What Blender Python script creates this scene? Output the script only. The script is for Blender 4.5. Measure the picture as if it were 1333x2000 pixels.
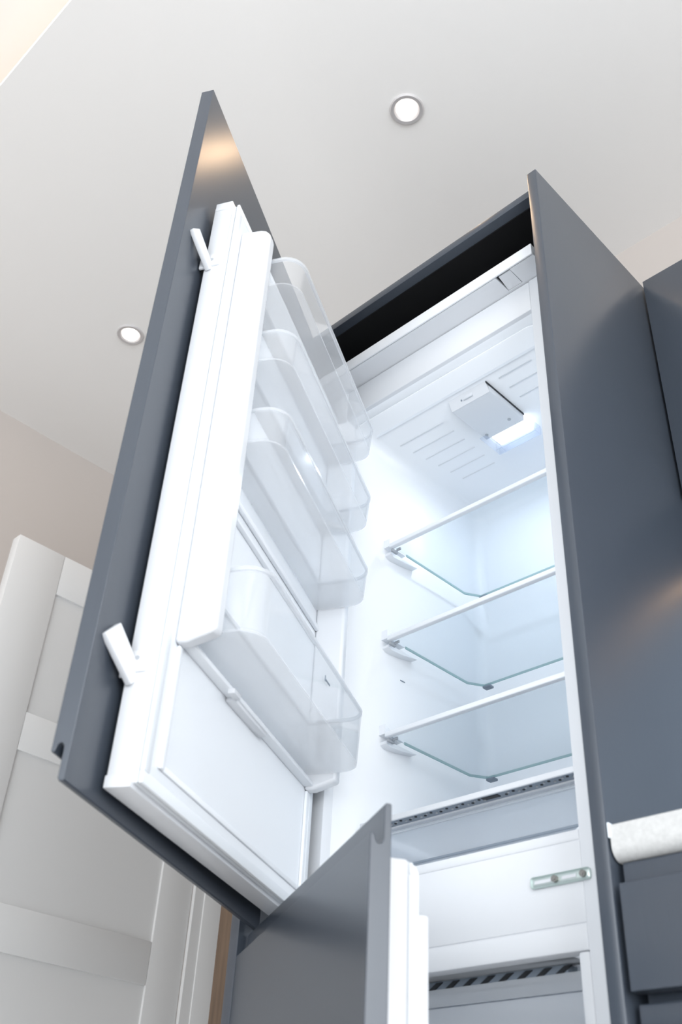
import bpy, bmesh, math, random
from mathutils import Vector, Matrix

for o in list(bpy.data.objects): bpy.data.objects.remove(o, do_unlink=True)
scene = bpy.context.scene
COL = scene.collection
random.seed(3)
rad = math.radians

# ------------------------------------------------------------------ camera
cam_data = bpy.data.cameras.new('camera')
cam = bpy.data.objects.new('camera', cam_data); COL.objects.link(cam); scene.camera = cam
CAMROT = [[0.7186809, 0.6936757, 0.0480807], [-0.3797049, 0.4494386, -0.808597], [-0.5825134, 0.5628668, 0.586395]]
CAMLOC = [0.57618, -0.99822, 0.51836]
cam_data.sensor_fit = 'HORIZONTAL'; cam_data.sensor_width = 24.0
cam_data.lens = 1962.49 / 1333.0 * 24.0
cam_data.clip_start = 0.02
m = Matrix.Identity(4)
for i in range(3):
    m[i][0] = CAMROT[0][i]; m[i][1] = -CAMROT[1][i]; m[i][2] = -CAMROT[2][i]; m[i][3] = CAMLOC[i]
cam.matrix_world = m
cam_data.dof.use_dof = True
cam_data.dof.focus_distance = 1.85
cam_data.dof.aperture_fstop = 5.6

# ------------------------------------------------------------------ world, lights, exposure
w = bpy.data.worlds.new('daylight'); scene.world = w; w.use_nodes = True
bg = w.node_tree.nodes['Background']
bg.inputs[0].default_value = (0.88, 0.94, 1.0, 1); bg.inputs[1].default_value = 1.5
vs = scene.view_settings
vs.view_transform = 'Standard'; vs.look = 'None'; vs.gamma = 1.0; vs.use_curve_mapping = False
vs.exposure = 0.0
def area(name, loc, rot, sx, sy, power, col, shape='RECTANGLE'):
    l = bpy.data.lights.new(name, 'AREA'); l.shape = shape; l.size = sx
    if shape == 'RECTANGLE': l.size_y = sy
    l.energy = power; l.color = col
    o = bpy.data.objects.new(name, l); COL.objects.link(o); o.location = loc; o.rotation_euler = rot
    return o
WIN_BACK, WIN_RIGHT, DOWN_W, FRIDGE_W = 74.0, 106.0, 0.38, 0.85
area('daylight_front_window', (0.9, -4.05, 1.25), (rad(90), 0, 0), 3.4, 2.0, WIN_BACK, (0.90, 0.95, 1.0))
area('daylight_right_window', (3.45, -1.9, 1.35), (0, rad(90), 0), 1.7, 2.4, WIN_RIGHT, (0.92, 0.96, 1.0))

# ------------------------------------------------------------------ materials
def mat(name, col, rough=0.5, ior=1.5, metal=0.0, noise=0.0, nscale=60, stretch=None, bump=0.0, bscale=None, emit=None, estr=0, coat=0):
    m = bpy.data.materials.new(name); m.use_nodes = True
    nt = m.node_tree; b = nt.nodes['Principled BSDF']
    b.inputs['Base Color'].default_value = (*col, 1); b.inputs['Roughness'].default_value = rough
    b.inputs['IOR'].default_value = ior; b.inputs['Metallic'].default_value = metal
    if coat: b.inputs['Coat Weight'].default_value = coat; b.inputs['Coat Roughness'].default_value = 0.15
    if emit: b.inputs['Emission Color'].default_value = (*emit, 1); b.inputs['Emission Strength'].default_value = estr
    if noise or bump:
        tc = nt.nodes.new('ShaderNodeTexCoord'); mp = nt.nodes.new('ShaderNodeMapping')
        nt.links.new(tc.outputs['Object'], mp.inputs[0])
        if stretch: mp.inputs['Scale'].default_value = stretch
        n = nt.nodes.new('ShaderNodeTexNoise'); n.inputs['Scale'].default_value = nscale; n.inputs['Detail'].default_value = 4
        nt.links.new(mp.outputs[0], n.inputs[0])
        if noise:
            r = nt.nodes.new('ShaderNodeValToRGB')
            r.color_ramp.elements[0].position = 0.3; r.color_ramp.elements[1].position = 0.7
            r.color_ramp.elements[0].color = (*[c * (1 - noise) for c in col], 1)
            r.color_ramp.elements[1].color = (*[min(1, c * (1 + noise)) for c in col], 1)
            nt.links.new(n.outputs[0], r.inputs[0]); nt.links.new(r.outputs[0], b.inputs['Base Color'])
        if bump:
            bp = nt.nodes.new('ShaderNodeBump'); bp.inputs['Strength'].default_value = bump; bp.inputs['Distance'].default_value = 0.001
            nt.links.new(n.outputs[0], bp.inputs['Height']); nt.links.new(bp.outputs[0], b.inputs['Normal'])
    return m
def clear(name, tint, milk=0.2, edge=0.25, rough=0.08):
    """clear moulded plastic / glass: see-through with a fresnel gloss and a little milkiness"""
    m = bpy.data.materials.new(name); m.use_nodes = True; nt = m.node_tree
    for n in list(nt.nodes): nt.nodes.remove(n)
    out = nt.nodes.new('ShaderNodeOutputMaterial')
    tr = nt.nodes.new('ShaderNodeBsdfTransparent'); tr.inputs[0].default_value = (*tint, 1)
    df = nt.nodes.new('ShaderNodeBsdfDiffuse'); df.inputs[0].default_value = (0.94, 0.955, 0.975, 1)
    tl = nt.nodes.new('ShaderNodeBsdfTranslucent'); tl.inputs[0].default_value = (0.94, 0.955, 0.975, 1)
    md = nt.nodes.new('ShaderNodeMixShader'); md.inputs[0].default_value = 0.5
    nt.links.new(df.outputs[0], md.inputs[1]); nt.links.new(tl.outputs[0], md.inputs[2])
    m1 = nt.nodes.new('ShaderNodeMixShader')
    lw = nt.nodes.new('ShaderNodeLayerWeight'); lw.inputs[0].default_value = 0.35
    ma = nt.nodes.new('ShaderNodeMath'); ma.operation = 'MULTIPLY_ADD'; ma.inputs[1].default_value = edge; ma.inputs[2].default_value = milk
    nt.links.new(lw.outputs['Facing'], ma.inputs[0]); nt.links.new(ma.outputs[0], m1.inputs[0])
    nt.links.new(tr.outputs[0], m1.inputs[1]); nt.links.new(md.outputs[0], m1.inputs[2])
    gl = nt.nodes.new('ShaderNodeBsdfGlossy'); gl.inputs['Roughness'].default_value = rough
    lw2 = nt.nodes.new('ShaderNodeLayerWeight'); lw2.inputs[0].default_value = 0.5
    pw = nt.nodes.new('ShaderNodeMath'); pw.operation = 'POWER'; pw.inputs[1].default_value = 4.0
    fr = nt.nodes.new('ShaderNodeMath'); fr.operation = 'MULTIPLY_ADD'; fr.inputs[1].default_value = 0.55; fr.inputs[2].default_value = 0.03
    nt.links.new(lw2.outputs['Facing'], pw.inputs[0]); nt.links.new(pw.outputs[0], fr.inputs[0])
    m2 = nt.nodes.new('ShaderNodeMixShader'); nt.links.new(fr.outputs[0], m2.inputs[0])
    nt.links.new(m1.outputs[0], m2.inputs[1]); nt.links.new(gl.outputs[0], m2.inputs[2])
    nt.links.new(m2.outputs[0], out.inputs[0])
    return m
M = {}
M['slate'] = mat('slate_satin', (0.049, 0.060, 0.078), 0.31, 1.6, noise=0.04, nscale=22, stretch=(30, 30, 0.6), bump=0.012)
M['slate_edge'] = mat('slate_edge_band', (0.12, 0.125, 0.135), 0.38, 1.5)
M['black'] = mat('cavity_shade_black', (0.008, 0.008, 0.009), 0.7, 1.3)  # shade of the unlit cavity put into the colour
M['white'] = mat('white_plastic', (0.74, 0.755, 0.78), 0.32, 1.5, bump=0.03, nscale=200)
M['liner'] = mat('liner_plastic', (0.87, 0.895, 0.925), 0.38, 1.5, bump=0.03, nscale=40)
M['gasket'] = mat('gasket_rubber', (0.80, 0.83, 0.86), 0.55)
M['seam'] = mat('grey_seam', (0.40, 0.42, 0.45), 0.6)
M['dark'] = mat('dark_slot', (0.02, 0.022, 0.026), 0.6)
M['ventgrey'] = mat('vent_grey_plastic', (0.22, 0.26, 0.31), 0.45)
M['zinc'] = mat('zinc_plate', (0.62, 0.70, 0.68), 0.3, metal=0.6)
M['steel'] = mat('screw_steel', (0.32, 0.31, 0.29), 0.35, metal=1.0)
M['clear'] = clear('clear_bin_plastic', (0.99, 0.993, 0.997), 0.11, 0.16)
M['milky'] = clear('milky_bin_floor', (0.985, 0.99, 0.995), 0.34, 0.15, 0.12)
M['bright'] = mat('bright_trim_plastic', (0.90, 0.92, 0.95), 0.3)
M['rim'] = clear('frosted_bin_rim', (0.97, 0.98, 0.99), 0.32, 0.35)
M['glass'] = clear('shelf_glass', (0.925, 0.95, 0.965), 0.07, 0.08, 0.03)
M['glassedge'] = mat('green_glass_edge', (0.33, 0.50, 0.50), 0.15, 1.5)
M['drawer_clear'] = clear('clear_drawer_plastic', (0.93, 0.955, 0.985), 0.3, 0.2)
M['frost'] = clear('freezer_drawer_plastic', (0.86, 0.91, 0.97), 0.55, 0.25)
M['ceiling'] = mat('ceiling_paint', (0.88, 0.865, 0.845), 0.85, bump=0.05, nscale=300)
M['wall'] = mat('wall_paint', (0.56, 0.51, 0.475), 0.85, bump=0.05, nscale=300)
M['wallwhite'] = mat('white_wall_paint', (0.82, 0.80, 0.78), 0.85)
M['floor'] = mat('floor_tile', (0.74, 0.73, 0.72), 0.35, noise=0.08, nscale=6)
M['doorpaint'] = mat('white_door_paint', (0.76, 0.755, 0.745), 0.45, bump=0.03, nscale=150)
M['timber'] = mat('raw_timber', (0.115, 0.075, 0.048), 0.75, noise=0.3, nscale=6, stretch=(14, 14, 1), bump=0.3)
M['stone'] = mat('speckled_white_stone', (0.60, 0.60, 0.59), 0.3, noise=0.07, nscale=220)
M['splash'] = mat('pale_blue_splashback', (0.50, 0.60, 0.72), 0.25)
M['silicone'] = mat('clear_sealant', (0.78, 0.84, 0.90), 0.2)
M['trimring'] = mat('brushed_downlight_ring', (0.62, 0.60, 0.60), 0.35, metal=0.3)
M['lamp'] = mat('downlight_lamp', (1, 1, 1), 0.5, emit=(1.0, 0.93, 0.85), estr=5)
M['warm_strip'] = mat('warm_led_strip', (1, 1, 1), 0.5, emit=(1.0, 0.60, 0.30), estr=4.5)
M['cool_led'] = mat('cool_led_panel', (1, 1, 1), 0.5, emit=(0.88, 0.93, 1.0), estr=2.6)
M['led_cover'] = clear('led_cover', (0.92, 0.95, 1.0), 0.12, 0.3)

# ------------------------------------------------------------------ mesh helpers
def box(bm, x0, x1, y0, y1, z0, z1, bev=0.0, seg=2):
    r = bmesh.ops.create_cube(bm, size=1.0)
    v = r['verts']
    for q in v: q.co = Vector(((x0 + x1) / 2 + q.co.x * (x1 - x0), (y0 + y1) / 2 + q.co.y * (y1 - y0), (z0 + z1) / 2 + q.co.z * (z1 - z0)))
    if bev:
        e = set(e for q in v for e in q.link_edges)
        bmesh.ops.bevel(bm, geom=list(e), offset=bev, segments=seg, affect='EDGES', profile=0.5)
def prism(bm, pts, axis, a, b):
    """closed outline pts extruded from a to b along axis; outline coords are the two other axes in order"""
    def P(u, v, w):
        return {'x': (w, u, v), 'y': (u, w, v), 'z': (u, v, w)}[axis]
    A = [bm.verts.new(P(u, v, a)) for u, v in pts]; B = [bm.verts.new(P(u, v, b)) for u, v in pts]
    n = len(pts)
    fs = [bm.faces.new(A), bm.faces.new(B[::-1])]
    for i in range(n): fs.append(bm.faces.new([A[i], B[i], B[(i + 1) % n], A[(i + 1) % n]]))
    bmesh.ops.recalc_face_normals(bm, faces=fs)
def cyl(bm, c, r, h, axis='z', n=32, r2=None):
    pts = []
    ret = bmesh.ops.create_cone(bm, cap_ends=True, segments=n, radius1=r, radius2=r if r2 is None else r2, depth=h)
    R = {'z': Matrix.Identity(3), 'y': Matrix.Rotation(rad(90), 3, 'X'), 'x': Matrix.Rotation(rad(90), 3, 'Y')}[axis]
    for v in ret['verts']: v.co = R @ v.co + Vector(c)
def lathe(bm, prof, c, n=48):
    rings = []
    for r, z in prof:
        rings.append([bm.verts.new((c[0] + r * math.cos(2 * math.pi * i / n), c[1] + r * math.sin(2 * math.pi * i / n), c[2] + z)) for i in range(n)])
    for a, b in zip(rings, rings[1:]):
        for i in range(n): bm.faces.new([a[i], a[(i + 1) % n], b[(i + 1) % n], b[i]])
def ob(name, bm, m, parent=None, loc=None, rz=None, smooth=True):
    me = bpy.data.meshes.new(name); bm.normal_update(); bm.to_mesh(me); bm.free()
    ms = m if isinstance(m, (list, tuple)) else [m]
    for q in ms: me.materials.append(M[q])
    o = bpy.data.objects.new(name, me); COL.objects.link(o)
    if loc is not None: o.location = loc
    if rz is not None: o.rotation_euler = (0, 0, rz)
    if parent is not None: o.parent = parent          # coordinates are the parent's own
    if smooth:
        for f in me.polygons: f.use_smooth = True
        me.set_sharp_from_angle(angle=rad(32))
    return o
def B(*boxes):
    bm = bmesh.new()
    for b in boxes: box(bm, *b)
    return bm
def empty(name, loc=(0, 0, 0), rz=0):
    o = bpy.data.objects.new(name, None); COL.objects.link(o); o.location = loc; o.rotation_euler = (0, 0, rz); o.empty_display_size = 0.1
    return o
def tag(o, label=None, cat=None, group=None, kind=None):
    if label: o['label'] = label
    if cat: o['category'] = cat
    if group: o['group'] = group
    if kind: o['kind'] = kind
    return o
def struct(name, bm, m, parent=None, **k):
    o = ob(name, bm, m, parent, **k)
    if parent is None: o['kind'] = 'structure'
    return o
def copy_tree(o, parent=None):
    c = o.copy(); COL.objects.link(c); c.parent = parent
    for ch in list(o.children): copy_tree(ch, c)
    return c

# ------------------------------------------------------------------ room
X0, X1, Y0, Y1, ZC = -1.94, 3.55, -4.15, 0.65, 2.60
struct('floor', B((X0 - .1, X1 + .1, Y0 - .1, Y1 + .1, -.1, 0)), 'floor')
HX0, HX1, HY0, HY1 = -1.55, 2.9, -3.3, -0.686       # opening of the raised tray
bm = B((X0, X1, HY1, Y1, ZC, ZC + .022), (X0, X1, Y0, HY0, ZC, ZC + .022), (X0, HX0, HY0, HY1, ZC, ZC + .022), (HX1, X1, HY0, HY1, ZC, ZC + .022),
       (X0, X1, Y0, Y1, 2.80, 2.86))
ceil = struct('ceiling', bm, 'ceiling', smooth=False)
bm = B((HX0 - .03, HX1 + .03, HY1 + .05, HY1 + .062, ZC + .022, ZC + .032), (HX0 - .062, HX0 - .05, HY0, HY1, ZC + .022, ZC + .032))
struct('cove_light_strip', bm, 'warm_strip', parent=ceil)
struct('wall_back', B((X0 - .12, -1.600, Y1, Y1 + .12, 0, 2.86), (-.80, X1 + .1, Y1, Y1 + .12, 0, 2.86), (-1.600, -.80, Y1, Y1 + .12, 2.07, 2.86)), 'wall')
struct('wall_hall_light_block', B((-1.8, -.6, 1.55, 1.6, 0, 2.3), (-1.85, -1.8, .77, 1.6, 0, 2.3), (-.6, -.55, .77, 1.6, 0, 2.3), (-1.85, -.55, .77, 1.6, 2.3, 2.35)), 'wall')  # unseen hallway box, added to keep world light out of the doorway
struct('wall_left', B((X0 - .12, X0, Y0, Y1, 0, 2.86)), 'wall')
# front wall (behind the camera) with a wide glazed opening
bm = B((X0, -.8, Y0 - .12, Y0, 0, 2.86), (2.6, X1, Y0 - .12, Y0, 0, 2.86), (-.8, 2.6, Y0 - .12, Y0, 2.25, 2.86), (-.8, 2.6, Y0 - .12, Y0, 0, .15))
struct('wall_front', bm, 'wallwhite')
win = struct('window_1', B((-.8, -.74, Y0 - .08, Y0 - .02, .15, 2.25), (2.54, 2.6, Y0 - .08, Y0 - .02, .15, 2.25), (-.74, 2.54, Y0 - .08, Y0 - .02, 2.19, 2.25), (-.74, 2.54, Y0 - .08, Y0 - .02, .15, .21), (.87, .93, Y0 - .08, Y0 - .02, .21, 2.19)), 'doorpaint')
bm = B((X1, X1 + .12, Y0, -3.1, 0, 2.86), (X1, X1 + .12, -.7, Y1, 0, 2.86), (X1, X1 + .12, -3.1, -.7, 2.2, 2.86), (X1, X1 + .12, -3.1, -.7, 0, .5))
struct('wall_right', bm, 'wallwhite')
struct('window_2', B((X1 + .02, X1 + .08, -3.1, -3.04, .5, 2.2), (X1 + .02, X1 + .08, -.76, -.7, .5, 2.2), (X1 + .02, X1 + .08, -3.04, -.76, 2.14, 2.2), (X1 + .02, X1 + .08, -3.04, -.76, .5, .56), (X1 + .02, X1 + .08, -1.93, -1.87, .56, 2.14)), 'doorpaint')

# white panelled door standing open, edge on to the camera side; leaf runs along y
DX = -1.60; DY0, DY1 = -0.066, 0.649; LT = 0.036
bm = B((DX - LT + .007, DX - .007, DY0 + .05, DY1 - .05, .02, 1.93))
door = struct('door_1', bm, 'doorpaint')
def dpart(name, y0, y1, z0, z1):
    return struct(name, B((DX - LT, DX, y0, y1, z0, z1, .0012)), 'doorpaint', parent=door)
dpart('stile', DY0, .0735, .01, 1.9865); dpart('stile', .547, DY1, .01, 1.9865)
for z0, z1 in ((1.8675, 1.9865), (1.4335, 1.5305), (.992, 1.0905), (.55, .648), (.01, .21)):
    dpart('rail', .0745, .546, z0, z1)
# architrave and jamb behind the door
struct('trim_1', B((-1.600, -1.585, .681, .775, 0, 2.055, .001), (-1.600, -1.589, .6505, .681, 0, 2.055)), 'doorpaint')
struct('trim_2', B((-1.585, -.815, .672, .775, 2.04, 2.055)), 'doorpaint')
struct('trim_3', B((-.815, -.80, .672, .775, 0, 2.055)), 'doorpaint')

# ------------------------------------------------------------------ downlights
def downlight(loc, label):
    t = empty('downlight', loc)
    tag(t, label, 'light', 'round downlights in the ceiling')
    bm = bmesh.new(); lathe(bm, [(.0385, 0), (.0385, -.003), (.036, -.005), (.029, -.0045), (.0245, -.001), (.0235, .004), (.0235, .012)], (0, 0, 0)); ob('trim_ring', bm, 'trimring', t)
    bm = bmesh.new(); cyl(bm, (0, 0, -.0005), .0232, .003); ob('lamp', bm, 'lamp', t)
    l = bpy.data.lights.new('downlight_beam', 'AREA'); l.shape = 'DISK'; l.size = .046; l.energy = DOWN_W; l.color = (1.0, 0.66, 0.38)
    lo = bpy.data.objects.new('downlight_beam', l); COL.objects.link(lo); lo.parent = t; lo.location = (0, 0, -.006)
    return t
downlight((-0.2967, -0.0231, ZC), 'round recessed ceiling downlight above the open refrigerator door')
downlight((-1.3514, -0.0202, ZC), 'round recessed ceiling downlight near the left wall, beside the tall grey door edge')

# ------------------------------------------------------------------ tall cabinet (housing)
PT = 0.0197; ZT = 2.1207
cab = empty('tall_cabinet', (0, 0, 0))
tag(cab, 'tall slate grey fitted cabinet with both doors swung open around the refrigerator', 'cabinet')
def panel(name, x0, x1, y0, y1, z0, z1, m='slate', bev=.0012, parent=cab):
    return ob(name, B((x0, x1, y0, y1, z0, z1, bev)), m, parent)
panel('end_panel', -PT, 0, 0, .62, 0, ZT, bev=.002)
panel('end_panel', -.60 - 2 * PT, -.60 - PT, 0, .62, 0, ZT, bev=.002)
panel('top_board', -.6195, -PT - .0002, .020, .60, 2.086, 2.1035)
panel('plinth', -.6195, -PT - .0002, .06, .078, 0, .10)
ob('back_board', B((-.619, -.0202, .592, .604, .1, 2.086)), 'black', cab)
ob('cavity_shade', B((-.619, -.0202, .04, .592, 2.0825, 2.0855), (-.619, -.6165, .04, .592, 1.98, 2.0825), (-.0225, -.0202, .04, .592, 1.98, 2.0825), (-.6165, -.0225, .585, .5915, 1.967, 2.0825)), 'black', cab)  # added near-black sheets, coloured as the shade above the fridge

def jdoor(name, W, T, z_back, z_lip, z_plain, up, front_y, back_y, parent, loc, rz):
    """slab door with a routed finger pull along one horizontal edge.
    up=True: the pull is on the top edge. local x: hinge 0 to free W; y: front_y (face) .. back_y (back)"""
    sg = 1 if up else -1
    F, K = front_y, back_y
    d = (K - F)
    y_of = lambda f: F + d * f           # f 0 at the face, 1 at the back
    pts = [(y_of(0), z_plain), (y_of(0), z_lip - sg * .002), (y_of(.05), z_lip), (y_of(.17), z_lip), (y_of(.21), z_lip - sg * .002)]
    for i in range(0, 9):
        a = math.pi * i / 8
        pts.append((y_of(.44 - .21 * math.cos(a)), z_lip - sg * (.003 + .007 * math.sin(a))))
    pts += [(y_of(.655), z_back - sg * .003), (y_of(.74), z_back), (y_of(.95), z_back), (y_of(1), z_back - sg * .0015), (y_of(1), z_plain)]
    bm = bmesh.new(); prism(bm, pts, 'x', 0, W)
    o = ob(name, bm, 'slate', parent, loc, rz)
    bv = o.modifiers.new('bevel', 'BEVEL'); bv.width = .0008; bv.segments = 2; bv.limit_method = 'ANGLE'; bv.angle_limit = rad(60)
    return o
TH = rad(61.376); HX, HY = -0.5963, 0.019
udoor = jdoor('upper_door', .597, .022, .8773, .9081, 2.1055, False, -.022, 0, cab, (HX, HY, 0), -TH)
GTH = rad(28.455); GX, GY = -0.6201, 0.0007
ldoor = jdoor('lower_door', .597, .022, .875, .8437, .12, True, 0, .022, cab, (GX, GY, 0), -GTH)
# sliding hinge arms between the two doors (white plastic)
for z1, z2, hw in ((1.755, 1.722, .010), (1.056, 1.027, .0155)):
    bm = bmesh.new()
    box(bm, -hw, hw, -.033, .033, -.0045, .0045, .0015)
    for v in bm.verts:
        if v.co.y > .03: v.co.x *= .8
    c = ob('slide_arm', bm, 'white', udoor)
    P = Vector((.566, .006, z1)); Q = Vector((.534, .016, z2)); c.location = (P + Q) / 2
    dirv = (Q - P).normalized()
    zax = Vector((0.25, 1, 0)); zax = (zax - zax.dot(dirv) * dirv).normalized(); xax = dirv.cross(zax)
    R3 = Matrix((xax, dirv, zax)).transposed(); c.rotation_euler = R3.to_euler()
    tag(c, 'white plastic hinge arm')

# raw timber strip left of the cabinet
t = tag(ob('timber_batten', B((0, .045, 0, .045, 0, 1.25, .001)), 'timber', loc=(-.7045, .03, 0)), 'raw brown timber strip standing against the left side of the grey cabinet', 'batten')

# ------------------------------------------------------------------ refrigerator
FY = 0.080
fr = empty('refrigerator', (0, 0, 0))
tag(fr, 'white built-in refrigerator with lit empty interior and freezer below, both doors open', 'refrigerator')
FXL, FXR = -.592, -.048        # outer
IXL, IXR = -.540, -.085        # interior
ZI0, ZI1 = .945, 1.875
def fpart(name, bx, m='white', parent=fr, **k):
    return ob(name, B(*bx), m, parent, **k)
fpart('side_frame', [(FXL, IXL, FY, FY + .05, .115, 1.9485, .002)])
fpart('side_frame', [(IXR, FXR, FY, FY + .05, .115, 1.9485, .002)])
fpart('top_header', [(IXL, IXR, FY + .0006, FY + .05, ZI1, 1.9485, .003)])
# overhanging top trim; its underside carries a clip-in tab
TX0, TX1 = FXL - .006, -.0435
tt = fpart('top_trim', [(TX0, TX1, .0345, .120, 1.9555, 1.9745, .001)])
fpart('trim_lip', [(TX0, TX1, .0315, .0355, 1.9490, 1.9765, .0015)], 'white', tt)
fpart('trim_underside', [(TX0, -.1262, .036, .120, 1.9495, 1.9555), (-.0945, TX1, .036, .120, 1.9495, 1.9555), (-.1262, -.0945, .0765, .120, 1.9495, 1.9555)], 'white', tt)
bm = bmesh.new(); prism(bm, [(-.1205, .0385), (-.0955, .0385), (-.0962, .0758), (-.1255, .0758)], 'z', 1.9505, 1.9545); ob('clip_tab', bm, 'white', tt)
fpart('tab_gap', [(-.1262, -.0945, .036, .0765, 1.9548, 1.9554)], 'dark', tt)
fpart('cabinet_shell', [(FXL, FXL + .02, FY + .05, .585, .1, 1.965), (FXR - .02, FXR, FY + .05, .585, .1, 1.965), (FXL + .02, FXR - .02, FY + .05, .57, 1.945, 1.965), (FXL, FXR, .57, .588, .1, 1.965)])
# divider between compartments
dv = fpart('divider', [(IXL, IXR, FY + .0008, FY + .06, .8345, .9305, .0008), (IXL, IXR, FY + .0020, FY + .06, .804, .944)])
fpart('divider_lip', [(IXL, IXR, FY + .0002, FY + .06, .9312, ZI0, .003)], 'white', dv)
fpart('divider_lip', [(IXL, IXR, FY + .0002, FY + .06, .8035, .8338, .003)], 'white', dv)
# hinge plate
bm = bmesh.new(); box(bm, -.158, -.072, FY - .0025, FY + .0005, .8815, .8955, .004, 3)
hp = ob('hinge_plate', bm, 'zinc', dv)
fpart('slot', [(-.152, -.128, FY - .0032, FY - .002, .8865, .8905), (-.112, -.092, FY - .0032, FY - .002, .8865, .8905)], 'white', dv)
for x in (-.1215, -.0815):
    bm = bmesh.new(); cyl(bm, (x, FY - .0045, .8885), .0042, .004, 'y', 20); cyl(bm, (x, FY - .0068, .8885), .0022, .001, 'y', 6); ob('screw', bm, 'steel', dv)

def liner(name, x0, x1, y0, y1, z0, z1, rb, slope=0.0, m='liner', parent=fr):
    """inside of a moulded liner: open front, rounded inner corners"""
    bm = bmesh.new()
    r = bmesh.ops.create_cube(bm, size=1.0)
    for v in r['verts']:
        v.co = Vector(((x0 + x1) / 2 + v.co.x * (x1 - x0), (y0 + y1) / 2 + v.co.y * (y1 - y0), (z0 + z1) / 2 + v.co.z * (z1 - z0)))
    f = [f for f in bm.faces if f.normal.y < -.5]
    bmesh.ops.delete(bm, geom=f, context='FACES_ONLY')
    e = [e for e in bm.edges if len(e.link_faces) == 2]
    bmesh.ops.bevel(bm, geom=e, offset=rb, segments=6, affect='EDGES', profile=.5)
    for v in bm.verts:                                   # draft: narrows to the back
        k = (v.co.y - y0) / (y1 - y0)
        v.co.x += ((x0 + x1) / 2 - v.co.x) * .02 * k
    for fc in bm.faces: fc.normal_flip()
    o = ob(name, bm, m, parent)
    s = o.modifiers.new('shell', 'SOLIDIFY'); s.thickness = .003; s.offset = -1
    return o
ln = liner('fridge_liner', IXL, IXR, FY + .02, .505, ZI0 + .004, 1.860, .028)
# sloping front lip of the liner ceiling
bm = bmesh.new(); prism(bm, [(FY + .008, 1.876), (FY + .03, 1.876), (.150, 1.8635), (.150, 1.8585), (FY + .035, 1.8690), (FY + .012, 1.8735)], 'x', IXL, IXR); ob('ceiling_lip', bm, 'liner', fr)
# moulded ribs in the liner ceiling
for i in range(6):
    y = .20 + .034 * i
    bm = bmesh.new(); box(bm, -.50 + .006 * i, -.385, y, y + .003, 1.8592, 1.8606, .0004); ob('ceiling_rib', bm, 'white', ln)
for i in range(3):
    y = .17 + .034 * i
    bm = bmesh.new(); box(bm, -.225, -.15, y, y + .003, 1.8592, 1.8606, .0004); ob('ceiling_rib', bm, 'white', ln)
# rear channel panel in the fridge back (air duct)
# interior lamp housing
LX0, LX1 = -.3400, -.2480
lamp = ob('lamp_housing', B((LX0, LX1, .172, .284, 1.841, 1.862, .0015)), 'white', fr)
tag(lamp, 'white thermostat and lamp housing under the interior ceiling')
bm = bmesh.new(); prism(bm, [(.160, 1.861), (.173, 1.8405), (.1735, 1.861)], 'x', LX0 + .001, LX1 - .001); ob('control_face', bm, 'white', lamp)
bm = bmesh.new()
for x in (-.311, -.297, -.288): box(bm, x - .0012, x + .0012, .1655, .1685, 1.849, 1.853)
ob('control_mark', bm, 'ventgrey', lamp)
bm = bmesh.new(); box(bm, -.306, -.284, .1640, .1675, 1.8470, 1.8545, .001); ob('slider', bm, 'white', lamp)
for x, y in ((-.330, .271), (-.268, .262)):
    bm = bmesh.new(); cyl(bm, (x, y, 1.8405), .0035, .0012, 'z', 16); ob('screw_cap', bm, 'seam', lamp)
ob('housing_gap', B((LX1, LX1 + .0012, .160, .284, 1.8545, 1.8585)), 'dark', lamp)
ob('led_panel', B((LX0 + .012, LX1 - .001, .286, .318, 1.842, 1.858, .001)), 'cool_led', lamp)
ob('led_cover', B((LX0 - .002, LX1 + .001, .3185, .3205, 1.838, 1.858), (LX0 - .006, LX0 + .010, .270, .335, 1.838, 1.840), (LX0 + .010, LX1 + .001, .319, .335, 1.838, 1.840), (LX1 + .001, LX1 + .003, .286, .335, 1.838, 1.858), (LX0 - .006, LX1 + .003, .335, .337, 1.838, 1.858)), 'led_cover', lamp)
l = bpy.data.lights.new('fridge_led', 'AREA'); l.shape = 'RECTANGLE'; l.size = .07; l.size_y = .03; l.energy = FRIDGE_W; l.color = (0.78, 0.88, 1.0)
lo = bpy.data.objects.new('fridge_led', l); COL.objects.link(lo); lo.parent = lamp; lo.location = (-.288, .302, 1.8365)
# shelf bearers moulded on both liner walls
SH = [1.6140, 1.4105, 1.2235]
for z in SH:
    for x0, x1, s in ((IXL + .0005, IXL + .020, 1), (IXR - .018, IXR - .0005, -1)):
        bm = bmesh.new()
        prism(bm, [(.206, z - .0055), (.206, z - .0105), (.214, z - .0145), (.245, z - .0125), (.285, z - .0055)], 'x', x0, x0 + (x1 - x0) * .85)
        ob('shelf_bearer', bm, 'bright', ln)
        bm = bmesh.new(); prism(bm, [(.202, z + .006), (.202, z + .024), (.208, z + .020), (.232, z + .010), (.25, z + .006)], 'x', x0, x0 + (x1 - x0) * .8) ; ob('shelf_stop', bm, 'bright', ln)
# small slot mark in the left wall
ob('wall_slot', B((IXL + .001, IXL + .0025, .255, .268, 1.355, 1.357)), 'ventgrey', ln)

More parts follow.
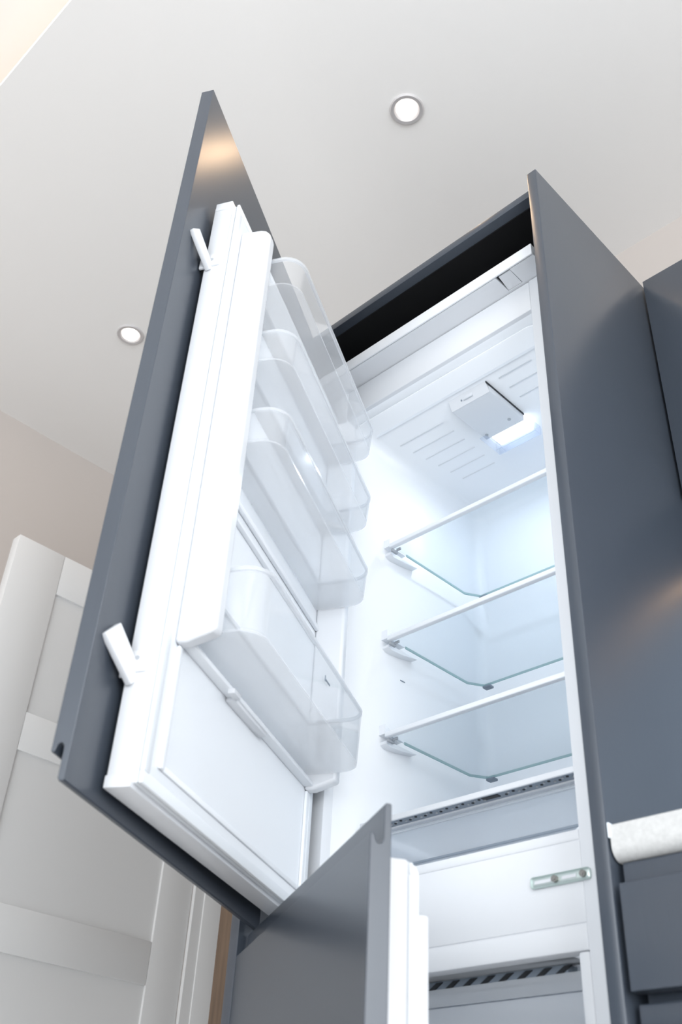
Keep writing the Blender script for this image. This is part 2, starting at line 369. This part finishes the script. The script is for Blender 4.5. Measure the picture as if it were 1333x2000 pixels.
# glass shelves
def shelf(z, label):
    t = empty('glass_shelf', (-.5165, .195, z)); W = .5165 - .099; Dp = .258
    tag(t, label, 'shelf', 'glass shelves inside the refrigerator')
    bm = bmesh.new(); prism(bm, [(.004, .004), (W, .004), (W, Dp), (.022, Dp), (.004, Dp - .03)], 'z', -.004, 0); ob('glass_plate', bm, 'glass', t)
    bm = bmesh.new(); box(bm, .0, W, -.003, .008, -.0055, .0035, .0018, 3); ob('front_trim', bm, 'bright', t)
    bm = bmesh.new(); prism(bm, [(.0025, .045), (.0042, .045), (.0042, Dp - .0300), (.0224, Dp - .0005), (.0218, Dp + .0012), (.0025, Dp - .0295)], 'z', -.0044, .0003)
    box(bm, .022, W, Dp - .0001, Dp + .0011, -.0043, .0002); ob('glass_edge', bm, 'glassedge', t)
    bm = bmesh.new(); box(bm, .020, .038, Dp - .004, Dp + .010, -.009, -.004, .0015); ob('rear_clip', bm, 'ventgrey', t)
    bm = bmesh.new(); box(bm, -.0015, .004, .004, .020, -.0115, -.005, .001); box(bm, .006, .016, .012, .015, -.0085, -.0042); ob('end_clip', bm, 'seam', t)
    return t
shelf(SH[0], 'uppermost glass shelf in the refrigerator, just below the interior lamp')
shelf(SH[1], 'middle one of the three open glass shelves in the refrigerator')
shelf(SH[2], 'lowest of the three open glass shelves, above the slotted drawer lid')

# crisper lid shelf with slotted vent strip
t = empty('drawer_lid_shelf', (-.522, .148, 1.0485))
tag(t, 'glass drawer lid with slotted grey vent strip at the bottom of the refrigerator', 'shelf')
W = .522 - .089
ob('front_trim', B((0, W, -.003, .0015, -.001, .0075, .0012)), 'white', t)
vs_ = ob('vent_strip', B((.012, W, .0015, .0255, .0012, .0035)), 'ventgrey', t)
ob('trim_base', B((0, .012, .0015, .0255, .000, .0035), (0, W, .0255, .040, -.001, .0035)), 'white', t)
bmd = bmesh.new(); bml = bmesh.new()
n = 0
for i in range(26):
    x = .045 + i * .0152
    if .23 < x < .265: continue
    cyl(bmd, (x, .0105 + (i % 2) * .005, .0008), .0022, .0014, 'z', 8)
    cyl(bml, (x + .007, .0105 + ((i + 1) % 2) * .005, .0004), .0018, .0018, 'z', 8)
box(bmd, .233, .262, .008, .017, .0003, .0014)
ob('vent_hole', bmd, 'dark', vs_)['kind'] = 'stuff'
ob('vent_stud', bml, 'seam', vs_)['kind'] = 'stuff'
ob('glass_plate', B((.004, W - .002, .040, .29, .002, .006)), 'glass', t)

# crisper drawer
t = empty('crisper_drawer', (-.53, .177, .9835))
tag(t, 'clear blue-tinted salad drawer beneath the slotted lid', 'drawer')
W = .53 - .094
ob('drawer_front', B((0, W, 0, .003, .004, .0555, .001)), 'drawer_clear', t)
ob('front_ridge', B((0, W, -.003, 0, .001, .0045, .0008)), 'ventgrey', t)
ob('top_rim', B((0, W, -.002, .006, .0560, .0605, .001)), 'rim', t)
ob('drawer_tub', B((.004, .007, .003, .25, .004, .0555), (W - .007, W - .004, .003, .25, .004, .0555), (.007, W - .007, .247, .25, .004, .0555), (.004, W - .004, .003, .25, .001, .004)), 'drawer_clear', t)

# freezer compartment
fl = liner('freezer_liner', IXL, IXR - .014, FY + .02, .50, .20, .8035, .02)
fpart('freezer_frame', [(IXL, IXL + .012, FY + .0005, FY + .03, .14, .8030, .003)], 'white')
fpart('freezer_frame', [(IXR - .015, IXR, FY + .0005, FY + .03, .14, .8030, .003)], 'white')
fv = ob('freezer_vent', B((-.53, -.140, .118, .140, .7895, .8015, .001)), 'ventgrey', fl)
bm = bmesh.new()
for i in range(9):
    x = -.385 + i * .0285
    prism(bm, [(x, .791), (x + .010, .791), (x + .024, .7995), (x + .014, .7995)], 'y', .1155, .119)
ob('vent_louvre', bm, 'dark', fv)
t = empty('freezer_drawer', (-.525, .112, .640))
tag(t, 'frosted blue-grey freezer drawer behind the lower door', 'drawer')
W = .525 - .112
ob('drawer_front', B((0, W, 0, .004, 0, .1280, .0015)), 'frost', t)
ob('top_band', B((0, W, -.003, .0, .1285, .1500, .0015), (0, W, 0, .02, .146, .1500, .0015)), 'rim', t)
ob('drawer_tub', B((.004, .007, .004, .33, 0, .12), (W - .007, W - .004, .004, .33, 0, .12), (.007, W - .007, .327, .33, 0, .12), (.004, W - .004, .004, .33, -.003, 0)), 'frost', t)
c = copy_tree(t); c.location = (-.525, .112, .455); c['label'] = 'lower frosted freezer drawer just under the topmost one'
c['group'] = t['group'] = 'freezer drawers'; t['label'] = 'topmost frosted blue-grey freezer drawer behind the lower door'

# fridge door: local x negative towards the hinge, y inward, z up
FTH = rad(62.8); DL = (-0.3354, -0.4424, 0); DWI = .545
Z0, Z1 = .895, 1.872
bm = B((-DWI, 0, 0, .030, Z0, Z1 - .006, .0025))
fd = ob('fridge_door', bm, 'white', fr, DL, -FTH)
ob('top_cap', B((-.055, .0015, .002, .031, Z1 - .016, Z1 + .002, .0015)), 'white', fd)
ob('bottom_cap', B((-DWI, .001, -.001, .031, Z0 - .0015, Z0 + .013, .0015)), 'white', fd)
def frame(x0, x1, z0, z1, y0, y1, wd, bev):
    return B((x0, x1, y0, y1, z0, z0 + wd, bev), (x0, x1, y0, y1, z1 - wd, z1, bev), (x0, x0 + wd, y0, y1, z0 + wd, z1 - wd, bev), (x1 - wd, x1, y0, y1, z0 + wd, z1 - wd, bev))
ob('gasket', frame(-DWI + .003, -.003, Z0 + .004, Z1 - .009, .0302, .0365, .016, .0012), 'gasket', fd)
ob('gasket', frame(-DWI + .001, -.0012, Z0 + .003, Z1 - .0085, .0385, .0435, .014, .0012), 'gasket', fd)
dl = ob('door_liner', B((-DWI + .006, -.006, .030, .0425, Z0 + .008, Z1 - .013)), 'liner', fd)
ob('groove', frame(-DWI + .0045, -.0035, Z0 + .005, Z1 - .0105, .0362, .0388, .004, 0), 'seam', fd)
# side walls (dykes) carrying the bins
def dyke(x0, x1):
    bm = bmesh.new()
    prism(bm, [(.0425, 1.0760), (.058, 1.0765), (.094, 1.0880), (.094, 1.795), (.092, 1.803), (.086, 1.811), (.078, 1.8145), (.0425, 1.8190)], 'x', x0, x1)
    o = ob('side_wall', bm, 'white', dl)
    b = o.modifiers.new('bevel', 'BEVEL'); b.width = .005; b.segments = 3; b.limit_method = 'ANGLE'; b.angle_limit = rad(50)
    return o
dyke(-.044, -.022); dyke(-DWI + .022, -DWI + .044)
ob('lower_ridge', B((-.040, -.030, .0425, .0475, .925, 1.076, .002), (-DWI + .030, -DWI + .040, .0425, .0475, .925, 1.076, .002), (-DWI + .04, -.04, .0425, .0455, .925, .932, .0014)), 'liner', dl)
ob('cross_rib', B((-DWI + .044, -.044, .0425, .050, 1.352, 1.362, .003), (-DWI + .044, -.044, .0425, .050, 1.3265, 1.331, .0015)), 'liner', dl)
ob('bin_ledge', B((-DWI + .044, -.044, .0425, .058, 1.0800, 1.0870, .002)), 'liner', dl)
ob('ledge_clip', B((-.182, -.160, .054, .064, 1.0745, 1.0815, .0012)), 'white', dl)
ob('ledge_cover', B((-.300, -.182, .0425, .056, 1.0745, 1.0800, .0015)), 'white', dl)
bm = bmesh.new(); box(bm, -.001, .0035, .001, .026, 1.7195, 1.7455, .0015); box(bm, .0005, .0045, -.006, .004, 1.715, 1.735, .001); ob('slide_plate', bm, 'white', fd)
bm = bmesh.new(); box(bm, -.001, .0035, .001, .026, 1.028, 1.055, .0015); box(bm, .0005, .0045, -.006, .004, 1.022, 1.040, .001); ob('slide_plate', bm, 'white', fd)
for z in (1.7325, 1.045):
    bm = bmesh.new(); cyl(bm, (.0037, .0135, z), .0030, .0008, 'x', 14); ob('plate_hole', bm, 'seam', fd)

# door bins
def binloop(w, d, r, n=6, inset=0.0):
    """plan outline of a bin: back at y 0, front at y d, rounded front corners"""
    pts = [(inset, inset), (inset, d - r)]
    for i in range(1, n + 1):
        a = math.pi / 2 * i / n
        pts.append((r - (r - inset) * math.cos(a), d - r + (r - inset) * math.sin(a)))
    for i in range(n + 1):
        a = math.pi / 2 * (1 - i / n)
        pts.append((w - r + (r - inset) * math.cos(a), d - r + (r - inset) * math.sin(a)))
    pts += [(w - inset, inset)]
    return pts
def bin_shell(w, d, h, r, t=.0022, floor=.0028, z0=0.0028, draft=.0035):
    bm = bmesh.new()
    def ring(inset, z):
        k = draft * (1 - (z - z0) / h) if h else 0
        return [bm.verts.new((x + (k if x < w / 2 else -k), y - (k if y > d / 2 else 0), z)) for x, y in binloop(w, d, r, inset=inset)]
    o0, o1 = ring(0, z0), ring(0, z0 + h); i1, i0 = ring(t, z0 + h), ring(t, z0 + floor)
    L = [o0, o1, i1, i0]
    n = len(o0)
    for a, b in zip(L, L[1:] + [L[0]]):
        for i in range(n): bm.faces.new([a[i], a[(i + 1) % n], b[(i + 1) % n], b[i]])
    bmesh.ops.recalc_face_normals(bm, faces=bm.faces)
    return bm
def bin_floor(w, d, r, draft=.0035, t=.003):
    bm = bmesh.new()
    prism(bm, [(x + (draft if x < w / 2 else -draft), y - (draft if y > d / 2 else 0)) for x, y in binloop(w, d, r, inset=.0003)], 'z', -.0004, t - .0004)
    return bm
def rim_shell(w, d, r, z0, z1, t=.0035, out=.0008):
    bm = bmesh.new()
    def ring(inset, z): return [bm.verts.new((x, y, z)) for x, y in binloop(w, d, r, inset=inset)]
    L = [ring(-out, z0), ring(-out, z1), ring(t, z1), ring(t, z0)]
    n = len(L[0])
    for a, b in zip(L, L[1:] + [L[0]]):
        for i in range(n): bm.faces.new([a[i], a[(i + 1) % n], b[(i + 1) % n], b[i]])
    bmesh.ops.recalc_face_normals(bm, faces=bm.faces)
    return bm
def bin_at(zb, h, label, deep=.0):
    w = DWI - .0445 * 2 - .001; d = .140 - .044 + deep
    lx = -DWI + .045; ly = .0437
    rot = Matrix.Rotation(-FTH, 3, 'Z'); P = rot @ Vector((lx, ly, 0)) + Vector(DL)
    t = empty('door_bin', (P.x, P.y, zb), -FTH)
    tag(t, label, 'bin', 'clear door bins')
    ob('bin_wall', bin_shell(w, d, h - .0028, .032), 'clear', t)
    ob('bin_floor', bin_floor(w, d, .032), 'milky', t)
    ob('bin_rim', rim_shell(w, d, .032, h - .004, h + .001), 'rim', t)
    return t, w, d
bin_at(1.708, .055, 'topmost clear plastic door bin, level with the refrigerator ceiling')
bin_at(1.546, .056, 'second clear door bin from the top of the refrigerator door')
bin_at(1.392, .056, 'third clear door bin from the top, with empty door liner below it')
t, w_, d_ = bin_at(1.098, .088, 'deep clear bottle bin, lowest on the refrigerator door', .0)
ob('front_mark', B((w_ * .42, w_ * .42 + .020, d_ + .0004, d_ + .0012, .050, .0525), (w_ * .42 + .020, w_ * .42 + .0225, d_ + .0004, d_ + .0012, .048, .0565)), 'ventgrey', t)

# freezer door (hinged with the lower front): local x 0 hinge .. free, y inward
fz = ob('freezer_door', B((.004, .550, .026, .058, .13, .838, .003)), 'white', fr, (GX, GY, 0), -GTH)
bm = bmesh.new(); prism(bm, [(.058, .16), (.068, .165), (.0695, .172), (.0695, .825), (.066, .832), (.058, .836)], 'x', .012, .548); ob('door_liner', bm, 'gasket', fz)
for x in (.03, .530): ob('side_wall', B((x, x + .018, .0695, .081, .19, .786, .003)), 'white', fz)
ob('gasket', frame(.004, .5505, .134, .835, .0585, .063, .012, .0015), 'gasket', fz)

# ------------------------------------------------------------------ wall cabinet right of the fridge tower
t = empty('wall_cabinet', (.002, .3636, 1.5759))
tag(t, 'dark grey handleless wall cabinet to the right of the tall cabinet', 'cabinet')
ob('cabinet_body', B((0, .80, .020, .284, 0, .5448, .001)), 'slate', t)
ob('cabinet_door', B((.0035, .797, 0, .0185, -.004, .5448, .0012)), 'slate', t)
o = ob('undercabinet_light', B((0, .74, 0, .012, -.007, 0, .001)), 'warm_strip', loc=(.05, .600, 1.5757))
tag(o, 'slim warm light strip fixed beneath the wall cabinets at the back wall', 'light')

# ------------------------------------------------------------------ worktop and base cabinet
WY = .0021
pts = [(WY, .910 - .0015), (WY + .0015, .910), (.6495, .910), (.6495, .8704), (WY + .016, .8704)]
for i in range(1, 7):
    a = math.pi / 2 * i / 6
    pts.append((WY + .016 - .016 * math.sin(a), .8704 + .016 - .016 * math.cos(a)))
bm = bmesh.new(); prism(bm, pts, 'x', 0, 1.9)
o = ob('worktop', bm, 'stone', loc=(.003, 0, 0))
tag(o, 'white speckled stone worktop with rounded front edge butting against the grey tower', 'worktop')
ob('splashback', B((.0, 1.85, .6385, .6475, .9105, 1.566)), 'splash', o)
ob('sealant_bead', B((-.0025, .0005, WY - .002, WY + .008, .895, .9125, .0012)), 'silicone', o)
base = empty('base_cabinet', (.008, .006, 0))
tag(base, 'grey handleless drawer unit beneath the white worktop', 'cabinet')
ob('cabinet_body', B((.004, .80, .020, .58, .10, .8702, .001)), 'slate', base)
ob('plinth', B((.0, .80, .06, .075, 0, .10)), 'slate', base)
def jfront(zb, zt):
    o = jdoor('drawer_front', .79, .02, zt, zt - .0245, zb, True, -.006, .0135, base, (.0, 0, 0), 0)
    return o
jfront(.737, .8695); jfront(.45, .7275); jfront(.105, .4395)
